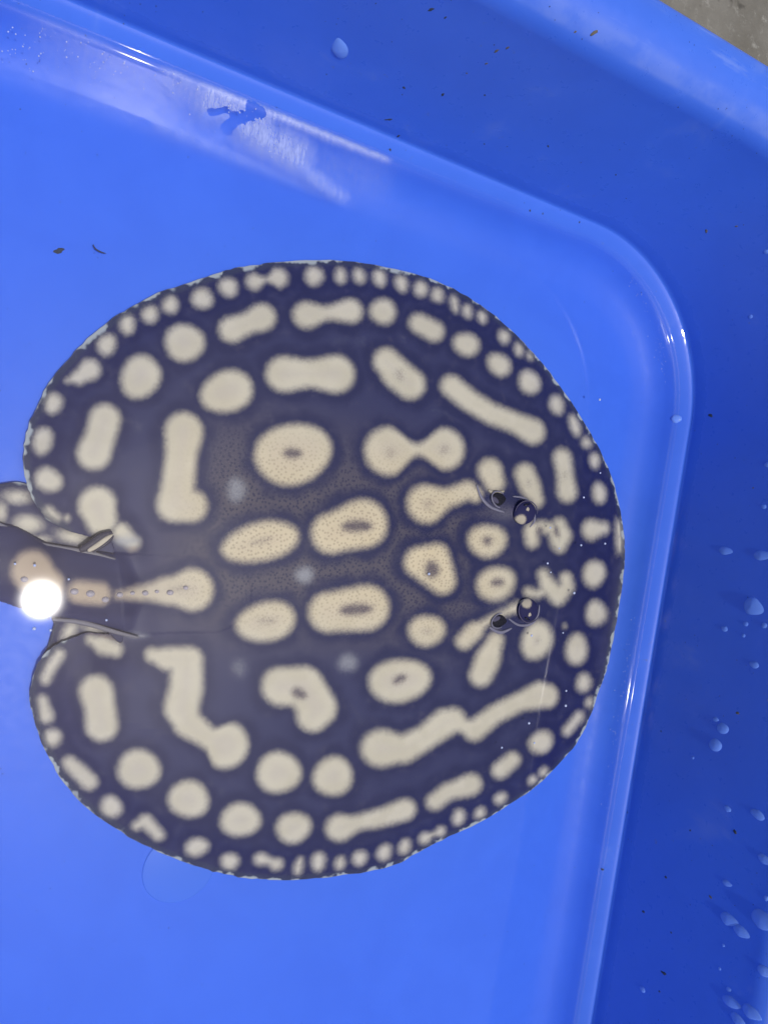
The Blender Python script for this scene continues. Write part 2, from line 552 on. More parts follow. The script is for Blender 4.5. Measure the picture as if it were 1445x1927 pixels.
EYE_PX = [((986, 965), 1), ((992, 1148), -1)]
eye_w = [at(p[0], p[1], .016) for p, s in EYE_PX]
SPI_PX = [(940, 941), (941, 1167)]
AXY = -.021
def sm(t):
    t = np.clip(t, 0, 1)
    return t * t * (3 - 2 * t)
dI = np.clip(-SD, 0, None)
Hd = .0010 + .0007 * (1 - np.exp(-dI / .004)) + .0085 * (1 - np.exp(-dI / .040)) * sm(dI / .025 + .15)
Hd += .0035 * np.exp(-((X - .215) / .135) ** 2 - ((Y - AXY) / .062) ** 2) * sm(dI / .05)
Hd += .0014 * np.exp(-((Y - AXY) / .018) ** 2) * sm((X - .03) / .1) * sm((.30 - X) / .08) * sm(dI / .04)
for e in eye_w:
    Hd += .0052 * np.exp(-((X - e.x + .003) ** 2 / .015 ** 2 + (Y - e.y) ** 2 / .011 ** 2))
Hd += .0003 * np.sin(X * 95 + 2 * np.sin(Y * 40)) * sm(dI / .01) * sm((.06 - dI) / .05)
Lf = lift(X, Y)
Hd = np.where(SD < 0, Hd + Lf, 0)
rt = np.clip(-ST, 0, None)
Ht = .0010 + .0085 * np.sqrt(np.clip(1 - (1 - np.clip(rt / .017, 0, 1)) ** 2, 0, 1)) + .001 * np.clip(rt / .02, 0, 1)
fade = sm((tail[0][0] + .010 - X) / .095)
Hs = .0115 * sm(rt / .024)
wq = sm(dI / .012)
Ht = np.where(ST < 0, (Ht + .002) * (1 - wq) + Hs * wq, 0) * fade
k_ = .0022
H_ = np.where((SD < 0) & (ST < 0), .5 * (Hd + Ht + np.sqrt((Hd - Ht) ** 2 + k_ * k_)), np.maximum(Hd, Ht))
BOT = .0010
TOP = BOT + H_
LOW = np.where(ST < 0, BOT + .001, BOT + np.where(SD < .004, Lf, 0))
LOW = np.minimum(LOW, TOP - .0005)
def surf_z(x, y):
    i = int(np.clip(round((x - gx[0]) / STEP), 0, len(gx) - 1))
    j = int(np.clip(round((y - gy[0]) / STEP), 0, len(gy) - 1))
    return TOP[i, j]
def on_ray(px, py):
    lo_, hi_ = .0005, .030
    for _ in range(24):
        z = .5 * (lo_ + hi_)
        q = at(px, py, z)
        if z < surf_z(q.x, q.y): lo_ = z
        else: hi_ = z
    return q.x, q.y

# ------------------------------------------------------------------ the ray's pale spots: centre, radii, tilt, or a chain of circles (photo pixels)
def E(x, y, a, b=None, rot=0): return ('e', x, y, a, b or a, rot)
def K(*n): return ('c',) + n
spots = [E(202,649,17,20,15), E(240,611,14,18), E(283,592,15,16), E(321,574,15,16), E(381,562,19,20), E(430,541,17,18), K((480,530,16),(501,526,5),(523,523,19)),
    E(591,520,17,18), E(641,519,10,15), E(676,519,11,15), E(714,523,12,17), E(755,534,12,16,-10), E(792,544,13,15), E(823,555,12,14), E(855,572,8,16,-5), E(879,586,10,13),
    E(907,597,9,11), E(948,634,11,13), E(976,658,9,12), E(997,669,6,8), E(1047,762,15,18), E(1081,801,11,20,-18), E(1103,833,11,10), E(1118,867,11,14), E(1128,928,15,19),
    K((1112,997,19),(1136,994,12)), E(1118,1080,24,25), E(1121,1154,22,23), E(1085,1222,22,30), E(1098,1285,15,18), E(1109,1322,8,9), K((1068,1374,11),(1088,1349,11)),
    E(1018,1397,24,22), E(1002,1468,9), E(1022,1453,9,10), K((942,1449,17),(963,1431,16)), E(941,1502,12,12), E(903,1530,10,12), E(863,1538,12,16), K((800,1577,12),(815,1570,4),(828,1565,10)),
    E(761,1593,12,15), E(723,1604,14,17), E(677,1615,13,16), E(640,1624,9,14), E(599,1621,13,19), E(562,1630,8,18,8), K((492,1617,13),(508,1621,9),(520,1626,13)), E(433,1621,16,17), E(371,1594,22,18,-15),
    K((258,1554,9),(275,1546,14),(298,1571,12)), E(210,1518,20,21), K((133,1437,14),(146,1449,16),(168,1470,17)), E(100,1388,16,17), K((81,1318,10),(88,1347,14)), K((86,1278,10),(96,1256,11),(112,1232,10)),
    K((172,1204,9),(195,1214,17),(218,1222,14)), E(92,903,26,22,20), E(81,830,18,26,10), E(101,759,17,19), K((128,716,4),(150,710,14),(170,696,20)),
    K((198,790,30),(190,820,29),(178,852,32)), E(265,709,37,41,20), E(348,645,37,35,-20), K((437,620,24),(465,609,21),(494,597,26)), K((577,593,25),(617,589,14),(660,585,23)),
    E(721,586,24,25), K((789,609,19),(816,623,20)), E(878,648,25,22,10), E(939,686,24,20,25), E(997,719,21,23,-30), K((1058,862,18),(1063,893,17),(1067,925,20)),
    K((850,727,20),(885,755,20),(925,779,20),(965,794,20),(1003,812,25)), K((728,680,25),(748,704,29),(772,723,29)), K((535,704,33),(580,703,27),(633,704,36)), E(428,737,51,38,-15),
    K((347,812,36),(341,860,30),(336,910,31),(333,940,35)), K((328,950,32),(360,952,31)), K((184,952,36),(192,978,30)), K((228,1000,16),(250,1022,13)),
    E(553,854,73,57,-8), K((733,849,45),(786,846,12),(836,845,40)), K((803,948,36),(848,935,18),(880,923,18),(893,930,15)), K((922,886,23),(930,906,20)), K((988,893,20),(998,918,21),(1010,940,14)),
    E(492,1020,74,36,-14), K((625,1004,38),(685,985,46)), K((362,1110,41),(318,1112,27),(270,1116,15),(225,1120,8)), K((188,1118,22),(150,1114,22)), K((62,1076,40),(92,1100,30)),
    E(502,1170,55,38,-10), K((620,1152,38),(690,1144,44)), K((790,1058,29),(822,1047,25),(833,1093,26),(800,1070,25)), E(917,1018,37,31,8), E(933,1098,38,31,-28), E(803,1187,34,30),
    K((874,1206,16),(892,1188,17),(910,1174,8),(945,1155,6),(975,1142,9)), K((905,1270,22),(917,1243,24),(932,1206,16)), E(1010,1205,29,38,15),
    K((1001,1018,13),(1000,998,15),(1018,992,12),(1040,996,12),(1048,1022,13)), K((1052,988,13),(1062,1008,14),(1053,1028,12)), K((1022,1082,11),(1031,1102,16),(1050,1122,17),(1066,1104,15),(1064,1090,13)), K((994,1115,9),(1010,1118,8),(1024,1112,8)),
    E(753,1281,58,42,-5), K((530,1292,36),(572,1292,38),(597,1332,38),(590,1346,32)), K((288,1233,14),(316,1240,22),(358,1242,25)), K((352,1262,30),(351,1295,31),(342,1332,32),(353,1360,27),(392,1388,22),(424,1402,46)),
    K((182,1303,32),(190,1335,29),(192,1365,31)), E(262,1448,39,39,-20), E(356,1504,37,37), E(453,1543,38,32), E(553,1558,33,30), E(525,1454,41,40,-30), E(627,1461,36,39,15),
    K((718,1408,34),(760,1410,26),(800,1388,23),(838,1360,26),(852,1356,24),(873,1366,15),(893,1374,21),(930,1345,19),(975,1322,19),(1015,1308,26),(1030,1310,24)),
    K((640,1558,26),(675,1548,16),(720,1538,19),(762,1524,22)), K((819,1508,17),(843,1490,17),(886,1477,22)),
    E(1062,1178,1.5), E(1160,1192,9,24,-8), E(1140,1330,6,10), E(126,975,4,5), K((92,962,9),(108,975,7)), E(1165,1010,7,30), E(1168,1110,6,14)]
cores = [E(551,853,19,12), E(672,990,30,13), E(670,1147,32,13,-5), E(813,1072,16,17), E(917,1018,10), E(752,1278,15,9,-30), E(563,1305,16,12,20), E(936,1096,14,9), E(1046,1000,6,10), E(1015,998,9,9)]
half_cores = [E(492,1018,26,10,-14), E(502,1168,20,10), E(803,1188,11,9), E(735,852,12), E(836,846,12), E(805,950,12), E(994,910,8,10), E(1010,1205,7), E(340,1108,22,9), E(752,706,10,14), E(1062,895,6,8)]
faints = [(E(445,922,20,27), .75), (E(573,1082,19,17), .95), (E(655,1247,22,19), .75), (E(450,1257,18,22), .45), (E(262,802,12,16), .25), (E(815,1240,40,30), .12), (E(640,640,22,14), .18), (E(240,1018,26,13), .9), (E(255,1196,26,7), .75), (E(255,1300,10,12), .22), (E(680,642,14), .2), (E(758,636,8), .25), (E(830,775,26,10,20), .18), (E(680,1360,12), .2)]
def local(spec):
    """world-space frame of a marking: where it sits on the back and how big a photo pixel is there"""
    nodes = [spec[1:3]] if spec[0] == 'e' else [n[:2] for n in spec[1:]]
    cx, cy = np.mean(nodes, 0)
    p0 = np.array(on_ray(cx, cy))
    z = surf_z(*p0)
    a = np.array(at(cx + 1, cy, z)[:2]) - np.array(at(cx, cy, z)[:2])
    b = np.array(at(cx, cy + 1, z)[:2]) - np.array(at(cx, cy, z)[:2])
    Ji = np.linalg.inv(np.stack([a, b], 1))
    return p0, Ji, (cx, cy)
def window(p0, Ji, rad):
    R = rad * .00045
    i0, i1 = np.searchsorted(gx, [p0[0] - R, p0[0] + R])
    j0, j1 = np.searchsorted(gy, [p0[1] - R, p0[1] + R])
    sl = (slice(i0, i1), slice(j0, j1))
    dx, dy = X[sl] - p0[0], Y[sl] - p0[1]
    return sl, Ji[0, 0] * dx + Ji[0, 1] * dy, Ji[1, 0] * dx + Ji[1, 1] * dy
def spot_field(spec, margin):
    p0, Ji, (cx, cy) = local(spec)
    if spec[0] == 'e':
        _, x, y, a, b, rot = spec
        sl, U, W_ = window(p0, Ji, max(a, b) + margin)
        r = math.radians(rot)
        u = U * math.cos(r) + W_ * math.sin(r)
        w = -U * math.sin(r) + W_ * math.cos(r)
        q = np.sqrt((u / a) ** 2 + (w / b) ** 2) + 1e-9
        gq = np.sqrt((u / a ** 2) ** 2 + (w / b ** 2) ** 2) + 1e-9
        d = np.where(q < .05, -min(a, b), q * (q - 1) / gq)
        # slightly irregular outline
        th = np.arctan2(w / b, u / a)
        d = d + .05 * min(a, b) * (np.sin(2 * th + x) * .6 + np.sin(3 * th + y) * .6)
    else:
        ch = []
        for n in spec[1:]:                        # each node set on the back by itself
            q = np.array(on_ray(n[0], n[1])) - p0
            ch.append((Ji[0, 0] * q[0] + Ji[0, 1] * q[1], Ji[1, 0] * q[0] + Ji[1, 1] * q[1], n[2]))
        ext = max(math.hypot(c[0], c[1]) + c[2] for c in ch) + margin
        sl, U, W_ = window(p0, Ji, ext)
        d = chain_sd(U, W_, ch)
    return sl, d
sdA = np.full(X.shape, 60.0)
for s_ in spots:
    sl, d = spot_field(s_, 62)
    old = sdA[sl]
    h = np.clip(.5 + .5 * (old - d) / 7.0, 0, 1)
    sdA[sl] = np.minimum(old * (1 - h) + d * h - 7.0 * h * (1 - h) * .6, 60)
sdA = np.where(ST < 0, np.minimum(sdA, 60 - 46 * sm(-ST / .014) * sm((.125 - X) / .07)), sdA)
coreA = np.zeros(X.shape)
for lst, amp in ((cores, 1.0), (half_cores, .42)):
    for s_ in lst:
        sl, d = spot_field(s_, 16)
        coreA[sl] = np.maximum(coreA[sl], amp * sm((11 - d) / 24))
faintA = np.zeros(X.shape)
for s_, amp in faints:
    sl, d = spot_field(s_, 22)
    faintA[sl] = np.maximum(faintA[sl], amp * sm((14 - d) / 32))
warmA = np.exp(-((Y - AXY) / .062) ** 4) * sm((.345 - X) / .10) * sm((X - .055) / .06)

def hf_object(name, sdf, top, low_, attrs, mat, parent):
    """one closed mesh from height fields: every cell inside the outline, its border pulled on to the outline"""
    ins = sdf < 0
    cell = ins[:-1, :-1] | ins[1:, :-1] | ins[:-1, 1:] | ins[1:, 1:]
    use = np.zeros(sdf.shape, bool)
    use[:-1, :-1] |= cell; use[1:, :-1] |= cell; use[:-1, 1:] |= cell; use[1:, 1:] |= cell
    gxx, gyy = np.gradient(sdf, STEP)
    gl = np.hypot(gxx, gyy) + 1e-9
    out = use & ~ins
    px, py = X.copy(), Y.copy()
    px[out] -= (sdf * gxx / gl ** 2)[out]
    py[out] -= (sdf * gyy / gl ** 2)[out]
    t2, l2 = top.copy(), low_.copy()
    # border vertices take the height of their nearest inside neighbours
    acc = np.zeros(sdf.shape); accl = np.zeros(sdf.shape); cnt = np.zeros(sdf.shape)
    for di in (-1, 0, 1):
        for dj in (-1, 0, 1):
            r = np.roll(np.roll(ins, di, 0), dj, 1)
            acc += np.where(r, np.roll(np.roll(top, di, 0), dj, 1), 0)
            accl += np.where(r, np.roll(np.roll(low_, di, 0), dj, 1), 0)
            cnt += r
    o2 = out & (cnt > 0)
    l2[o2] = (accl / np.maximum(cnt, 1))[o2]
    t2[o2] = np.minimum((acc / np.maximum(cnt, 1))[o2], l2[o2] + .0012)
    idx = np.full(sdf.shape, -1, int)
    n = use.sum()
    idx[use] = np.arange(n)
    ci, cj = np.nonzero(cell)
    a, b, c, d = idx[ci, cj], idx[ci + 1, cj], idx[ci + 1, cj + 1], idx[ci, cj + 1]
    topf = np.stack([a, b, c, d], 1)
    botf = np.stack([d, c, b, a], 1) + n
    cp = np.zeros((cell.shape[0] + 2, cell.shape[1] + 2), bool)
    cp[1:-1, 1:-1] = cell
    sides = []
    e = cell & ~cp[1:-1, :-2]; i, j = np.nonzero(e); sides.append((idx[i, j], idx[i + 1, j]))
    e = cell & ~cp[2:, 1:-1]; i, j = np.nonzero(e); sides.append((idx[i + 1, j], idx[i + 1, j + 1]))
    e = cell & ~cp[1:-1, 2:]; i, j = np.nonzero(e); sides.append((idx[i + 1, j + 1], idx[i, j + 1]))
    e = cell & ~cp[:-2, 1:-1]; i, j = np.nonzero(e); sides.append((idx[i, j + 1], idx[i, j]))
    sf = np.concatenate([np.stack([q, p, p + n, q + n], 1) for p, q in sides])
    F = np.concatenate([topf, botf, sf]).astype(np.int32)
    v = np.concatenate([np.stack([px[use], py[use], t2[use]], 1), np.stack([px[use], py[use], l2[use]], 1)]).astype(np.float32)
    me = bpy.data.meshes.new(name)
    me.vertices.add(len(v)); me.vertices.foreach_set('co', v.ravel())
    me.loops.add(F.size); me.loops.foreach_set('vertex_index', F.ravel())
    me.polygons.add(len(F))
    me.polygons.foreach_set('loop_start', np.arange(0, F.size, 4, dtype=np.int32))
    me.update(calc_edges=True)
    for k, arr in attrs.items():
        at_ = me.attributes.new(k, 'FLOAT', 'POINT')
        w = arr[use].astype(np.float32)
        at_.data.foreach_set('value', np.concatenate([w, w]))
    return link(name, me, mat, parent)

notch = px_world([(200, 1028), (205, 1196)], .006, False)
fish = empty('stingray', (0, 0, 0))
tag(fish, 'dark freshwater stingray with cream spots lying flat in the shallow water', 'stingray')
hf_object('body', SDF, TOP, LOW, dict(sd=sdA, core=coreA, faint=faintA, edge=np.where(ST < 0, .02, np.clip(-SDF, 0, .02)) + .02 * np.exp(-((X - notch[0][0]) ** 2 + (Y - notch[0][1]) ** 2) / .012 ** 2) + .02 * np.exp(-((X - notch[1][0]) ** 2 + (Y - notch[1][1]) ** 2) / .013 ** 2), warm=warmA, tan=sm((.10 - X) / .06) * (ST < .004)), SKIN, fish)

# pelvic fins beside the tail
def fin(poly_px, z, slope, fspots):
    P = px_world(closed_spline(poly_px, 4), z, False)
    sl_i = slice(*np.searchsorted(gx, [P[:, 0].min() - .004, P[:, 0].max() + .004]))
    sl_j = slice(*np.searchsorted(gy, [P[:, 1].min() - .004, P[:, 1].max() + .004]))
    return P, sl_i, sl_j
_X, _Y, _gx, _gy = X, Y, gx, gy
fins = [([(-62, 935), (-40, 918), (0, 911), (40, 908), (90, 930), (160, 975), (235, 1020), (240, 1060), (100, 1060), (0, 1030), (-60, 1000), (-72, 965)],
         [E(33, 935, 24, 12, 5), E(2, 963, 11, 19), E(54, 986, 26, 16, 8), E(138, 1010, 27, 12, 10), E(80, 1015, 12, 5), E(-40, 950, 12, 16), E(-20, 990, 14, 9)]),
        ([(101, 1160), (102, 1175), (97, 1194), (89, 1221), (80, 1240), (110, 1250), (160, 1235), (255, 1222), (270, 1190), (160, 1150)],
         [E(131, 1188, 19, 11, -55), E(175, 1183, 14, 5, 8)])]
for poly, fsp in fins:
    P = px_world(closed_spline(poly, 4), .004, False)
    gx = np.arange(P[:, 0].min() - .003, P[:, 0].max() + .003, STEP)
    gy = np.arange(P[:, 1].min() - .003, P[:, 1].max() + .003, STEP)
    X, Y = np.meshgrid(gx, gy, indexing='ij')
    fs = tri_dist(X, Y, P)
    dd = np.clip(-fs, 0, None)
    top = .0030 + .0014 * (1 - np.exp(-dd / .006)) + .0002 * np.sin(X * 300 + Y * 500)
    sdv = np.full(X.shape, 40.0)
    for s_ in fsp:
        q = at(s_[1], s_[2], .004)
        a = at(s_[1] + 1, s_[2], .004) - q
        b = at(s_[1], s_[2] + 1, .004) - q
        Ji = np.linalg.inv(np.array([[a.x, b.x], [a.y, b.y]]))
        U = Ji[0, 0] * (X - q.x) + Ji[0, 1] * (Y - q.y)
        W_ = Ji[1, 0] * (X - q.x) + Ji[1, 1] * (Y - q.y)
        r = math.radians(s_[5])
        u, w = U * math.cos(r) + W_ * math.sin(r), -U * math.sin(r) + W_ * math.cos(r)
        qq = np.sqrt((u / s_[3]) ** 2 + (w / s_[4]) ** 2)
        sdv = np.minimum(sdv, (qq - 1) * min(s_[3], s_[4]))
    hf_object('pelvic_fin', fs, top, np.full(X.shape, .0022), dict(sd=sdv, core=0 * X, faint=0 * X, edge=np.clip(dd, 0, .02) + .0012, warm=0 * X), SKIN, fish)
X, Y, gx, gy = _X, _Y, _gx, _gy

# pale raised skin along the edges of the tail root
PALE = mat_flat('pale_tail_skin', (0.17, 0.165, 0.20), .5, .2)
def ridge(name, pts, r, mat, parent):
    """tapered ribbon of skin that follows a line lying on the animal"""
    P = [Vector(p) for p in pts]
    v, f = [], []
    n = 8
    for i, p in enumerate(P):
        t = (P[min(i + 1, len(P) - 1)] - P[max(i - 1, 0)]).normalized()
        s = t.cross(Vector((0, 0, 1))).normalized()
        k = i / (len(P) - 1)
        rr = r * max(.12, math.sin(math.pi * min(1, max(0, .08 + .87 * k))) ** .6)
        for j in range(n):
            a = 2 * math.pi * j / n
            v.append(p + s * rr * math.cos(a) + Vector((0, 0, 1)) * rr * .45 * math.sin(a))
    for i in range(len(P) - 1):
        for j in range(n):
            k = (j + 1) % n
            f.append((i * n + j, i * n + k, (i + 1) * n + k, (i + 1) * n + j))
    f.append(tuple(range(n))[::-1])
    f.append(tuple(range((len(P) - 1) * n, len(P) * n)))
    return link(name, pmesh(name, v, f), mat, parent)
def line_on_ray(pts, up=0.0):
    pts = catmull(pts, 6)
    out = []
    for p in pts:
        x, y = on_ray(*p)
        out.append((x, y, surf_z(x, y) + up))
    return out
def line_at(pts, z):
    return [tuple(at(p[0], p[1], z)) for p in catmull(pts, 6)]
ridge('tail_skin_fold', line_at([(-30, 972), (0, 988), (30, 1003), (62, 1022), (111, 1032), (166, 1040), (200, 1049), (222, 1054)], .0068), .0017, PALE, fish)
ridge('tail_skin_fold', line_at([(100, 1166), (130, 1168), (166, 1174), (221, 1190), (262, 1200)], .0076), .0013, PALE, fish)
# folded flap where the disc meets the tail
FOLD_D = mat_flat('dark_fold', (0.035, 0.032, 0.062), .5, .2)
FOLD_P = mat_flat('pale_fold', (0.50, 0.45, 0.36), .5, .2)
ridge('fin_fold', line_at([(150, 1036), (170, 1026), (192, 1010), (212, 1002)], .0098), .0024, FOLD_D, fish)
ridge('fin_fold', line_at([(166, 1037), (185, 1026), (202, 1014), (213, 1007)], .0106), .0016, FOLD_P, fish)
ridge('fin_fold', line_at([(176, 1039), (196, 1026), (208, 1016), (214, 1008)], .0109), .0009, FOLD_D, fish)

# thorns along the middle of the tail root
THORN = mat_flat('thorn', (0.46, 0.43, 0.48), .35, .4)
tip_v, tip_f = [], []
nn = 10
for k, (r, z) in enumerate([(1.0, -.4), (.95, .1), (.7, .45), (.35, .75), (.0, .85)]):
    for j in range(nn):
        a = 2 * math.pi * j / nn
        tip_v.append((r * math.cos(a) - .35 * max(0, z), r * math.sin(a) * .8, z))
for k in range(4):
    for j in range(nn):
        q = (j + 1) % nn
        tip_f.append((k * nn + j, k * nn + q, (k + 1) * nn + q, (k + 1) * nn + j))
thorn_me = pmesh('tail_thorn', tip_v, tip_f)
for px, py, r in [(350, 1106, 5), (321, 1115, 6.5), (296, 1113, 4), (274, 1116, 6), (250, 1116, 4.5), (226, 1119, 6), (199, 1128, 6.5), (171, 1117, 7.5), (141, 1113, 7), (47, 1090, 6)]:
    x, y = on_ray(px, py)
    o = link('tail_thorn', thorn_me, THORN, fish)
    o.location = (x, y, surf_z(x, y) + .0002)
    s = r * .00031
    o.scale = (s, s, s)

# eyes and spiracles
def mat_eye(side):
    M = Mat('eye_skin')
    tc = M.n('ShaderNodeTexCoord')
    col = (0.022, 0.022, 0.066)
    wob = M.math('MULTIPLY', M.math('SUBTRACT', M.noise(900.0, 2), .5), .0012)
    for (x, y), r in (((.0010, .0024), .0013), ((-.0052, -.0040), .0042)):
        d = M.n('ShaderNodeVectorMath', operation='DISTANCE')
        mp = M.n('ShaderNodeMapping')
        mp.inputs['Scale'].default_value = (1, 1, 0)
        M.t.links.new(tc.outputs['Object'], mp.inputs[0])
        M.t.links.new(mp.outputs[0], d.inputs[0])
        d.inputs[1].default_value = (x, y * side, 0)
        col = M.mix(M.ramp(M.math('ADD', d.outputs['Value'], wob), r * .65, r * 1.2, 1, 0), col, (0.36, 0.32, 0.25))
    return M.done(M.bsdf(col, .6, .04))
EYES, PUPIL = {1: mat_eye(1), -1: mat_eye(-1)}, mat_flat('pupil', (0.006, 0.006, 0.010), .12, .5)
LID = mat_flat('eyelid_rim', (0.19, 0.185, 0.26), .4, .2)
FLAP = mat_flat('spiracle_flap', (0.085, 0.078, 0.130), .5, .1)
HOLE_SHADE = mat_flat('spiracle_hole_shade', (0.006, 0.005, 0.012), .6, .1)  # near-black colour stands in for the shade inside the opening
def ellip(nu=20, nv=12, f=None):
    v, fc = [], []
    for i in range(nv + 1):
        th = math.pi * i / nv
        for j in range(nu):
            ph = 2 * math.pi * j / nu
            p = Vector((math.sin(th) * math.cos(ph), math.sin(th) * math.sin(ph), math.cos(th)))
            v.append(f(p) if f else p)
    for i in range(nv):
        for j in range(nu):
            k = (j + 1) % nu
            fc.append((i * nu + j, (i + 1) * nu + j, (i + 1) * nu + k, i * nu + k))
    return v, fc
def ring(name, c, rx, ry, r, mat, parent, a0=0, a1=360, rot=0, tilt=None, n=28):
    v, f = [], []
    m_ = 7
    cl = a1 - a0 >= 360
    cnt = n if cl else n + 1
    for i in range(cnt):
        a = math.radians(a0 + (a1 - a0) * i / n)
        e = Vector((math.cos(a), math.sin(a), 0))
        tp = 1 if cl else max(.2, math.sin(math.pi * (.06 + .88 * i / n)) ** .5)
        for j in range(m_):
            b = 2 * math.pi * j / m_
            p = Vector((e.x * (rx + r * tp * math.cos(b)), e.y * (ry + r * tp * math.cos(b)), r * tp * math.sin(b)))
            p.rotate(Matrix.Rotation(rot, 3, 'Z'))
            if tilt: p.z += p.x * tilt[0] + p.y * tilt[1]
            v.append(p + c)
    for i in range(n if cl else n):
        k = (i + 1) % cnt
        for j in range(m_):
            q = (j + 1) % m_
            f.append((i * m_ + j, i * m_ + q, k * m_ + q, k * m_ + j))
    return link(name, pmesh(name, v, f), mat, parent)
for (pp, side), sp in zip(EYE_PX, SPI_PX):
    ex, ey = on_ray(*pp)
    ez = surf_z(ex, ey)
    v, f = ellip(24, 14, lambda p: (p.x * .0090, p.y * .0078, p.z * .0032))
    e = link('eye', pmesh('eye', v, f), EYES[side], fish)
    e.location = (ex, ey, ez + .0002)
    e.rotation_euler = (0, 0, .35 * side)
    # slit pupil on the outer flank of the bulb, and the lid fold round it
    v, f = ellip(16, 8, lambda p: (p.x * .0026, p.y * .0007, p.z * .0010))
    pu = link('pupil', pmesh('pupil', v, f), PUPIL, e)
    pu.location = (.0010, .0056 * side, .0025)
    ring('eyelid', Vector((.0004, 0, .0014)),   .0090, .0079, .0004, FLAP, e, -20 if side > 0 else 150, 160 if side > 0 else 380)
    sx, sy = on_ray(*sp)
    sz = surf_z(sx, sy)
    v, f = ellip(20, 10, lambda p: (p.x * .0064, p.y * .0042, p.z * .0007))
    s = link('spiracle', pmesh('spiracle', v, f), HOLE_SHADE, fish)
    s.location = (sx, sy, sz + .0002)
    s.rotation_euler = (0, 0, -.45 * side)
    ring('rim', Vector((-.0004, 0, .0002)), .0070, .0048, .0006, LID, s, 90 if side > 0 else 20, 340 if side > 0 else 270)
    v, f = ellip(14, 8, lambda p: (p.x * .0034, p.y * .0016, p.z * .0007))
    fl_ = link('flap', pmesh('flap', v, f), FLAP, s)
    fl_.location = (-.0032, -.0022 * side, .0004)

# wrinkled pale skin folds round the eyes and spiracles
FOLD_C = mat_flat('cream_fold', (0.40, 0.36, 0.28), .5, .1)
for pts, r, mm_ in [([(896, 912), (905, 936), (922, 954), (948, 964)], .0011, LID), ([(918, 922), (930, 928), (948, 924)], .0012, FOLD_C),
                    ([(964, 934), (986, 938), (1001, 955), (1005, 978), (996, 992)], .0009, LID),
                    ([(920, 1180), (940, 1190), (962, 1182)], .0012, LID),
                    ([(956, 1164), (975, 1176), (998, 1174), (1011, 1158), (1014, 1138)], .0009, LID)]:
    ridge('skin_fold', line_on_ray(pts, .0004), r, mm_, fish)

# ------------------------------------------------------------------ drops clinging to the tub wall
def drop_mesh(tailed):
    def shape(p):
        w = 1.0
        if tailed and p.x < 0: w = (1 + p.x) ** .3
        return (p.x * (1.5 if tailed and p.x < 0 else 1.0), p.y * w, p.z * .46 * w)
    v, f = ellip(18, 10, shape)
    a, b, c = random.uniform(0, 6), random.uniform(0, 6), random.uniform(.04, .10)
    v = [(x * (1 + c * math.sin(2 * math.atan2(y, x) + a)), y * (1 + c * math.sin(3 * math.atan2(y, x) + b)), z) for x, y, z in v]
    me = pmesh('water_droplet', v, f)
    me.materials.append(DROP)
    return me
drops_a, drops_b = [drop_mesh(True) for _ in range(5)], [drop_mesh(False) for _ in range(5)]
drop_a, drop_b = drops_a[0], drops_b[0]
def put_on_wall(o, px, py, size, turn=0.0, stretch=1.0, sink=.15):
    loc, n = on_tub(px, py)
    dist = (loc - CAM).length
    s = size * dist / FPX
    down = (Vector((0, 0, -1)) - n * n.dot(Vector((0, 0, -1))))
    if down.length < 1e-3: down = Vector((1, 0, 0))
    down.normalize()
    side = n.cross(down)
    R = Matrix((down, side, n)).transposed() @ Matrix.Rotation(turn, 3, 'Z')
    mm = R.to_4x4()
    mm.translation = loc - n * s * sink
    o.matrix_world = mm @ Matrix.Diagonal((s * stretch, s, s, 1))
drops = [(1363,1036,9,1,1.5), (1432,1045,11,1,1.5), (1415,1141,19,1,1.0), (1362,1183,6,0,1.3), (1402,1174,5,0,1.2), (1437,1177,6,0,1.0), (1398,1196,4,0,1), (1418,1251,7,0,1.5),
         (1436,953,5,0,1.2), (1346,1354,5,0,1.3), (1359,1371,11,0,1.2), (1345,1402,13,0,1.1), (1368,1522,6,0,1.2), (1424,1533,9,0,1.6), (1437,1617,9,1,1.4), (1303,1426,3,0,1), (1366,1662,6,1,1.4),
         (1369,1730,12,1,1.3), (1392,1752,11,1,1.3), (1432,1730,18,1,1.2), (1438,1828,10,1,1.3), (1373,1885,10,1,1.5), (1409,1903,12,1,1.2), (1388,1920,10,0,1.4), (1370,1862,4,0,1.3),
         (1208,1862,5,0,1.2), (1411,596,4,0,1.2), (1441,474,5,0,1.2), (1443,874,6,0,1.2), (1440,1690,5,0,1), (1360,1779,3,0,1), (1353,1823,3,0,1)]
for px, py, r, kind, st in drops:
    o = link('water_droplet', random.choice(drops_a if kind else drops_b), None)
    put_on_wall(o, px, py, r * .86, random.uniform(-.25, .25), st)
    big = r >= 10
    tag(o, 'large water droplet with a dark shadow on the plain side wall of the blue tub' if big else 'small water droplet on the plain side wall of the blue tub', 'droplet',
        'large droplets on the tub wall' if big else 'small droplets on the tub wall')
o = link('water_droplet', drop_a, None)
put_on_wall(o, 640, 94, 15, .55, 1.3)
tag(o, 'single large elongated droplet alone on the dirt-flecked tub wall', 'droplet')
o = link('water_droplet', drop_b, None)
put_on_wall(o, 1272, 788, 8, 0, 1.1)
tag(o, 'droplet on the ledge just above the waterline, past the curved tub corner', 'droplet')

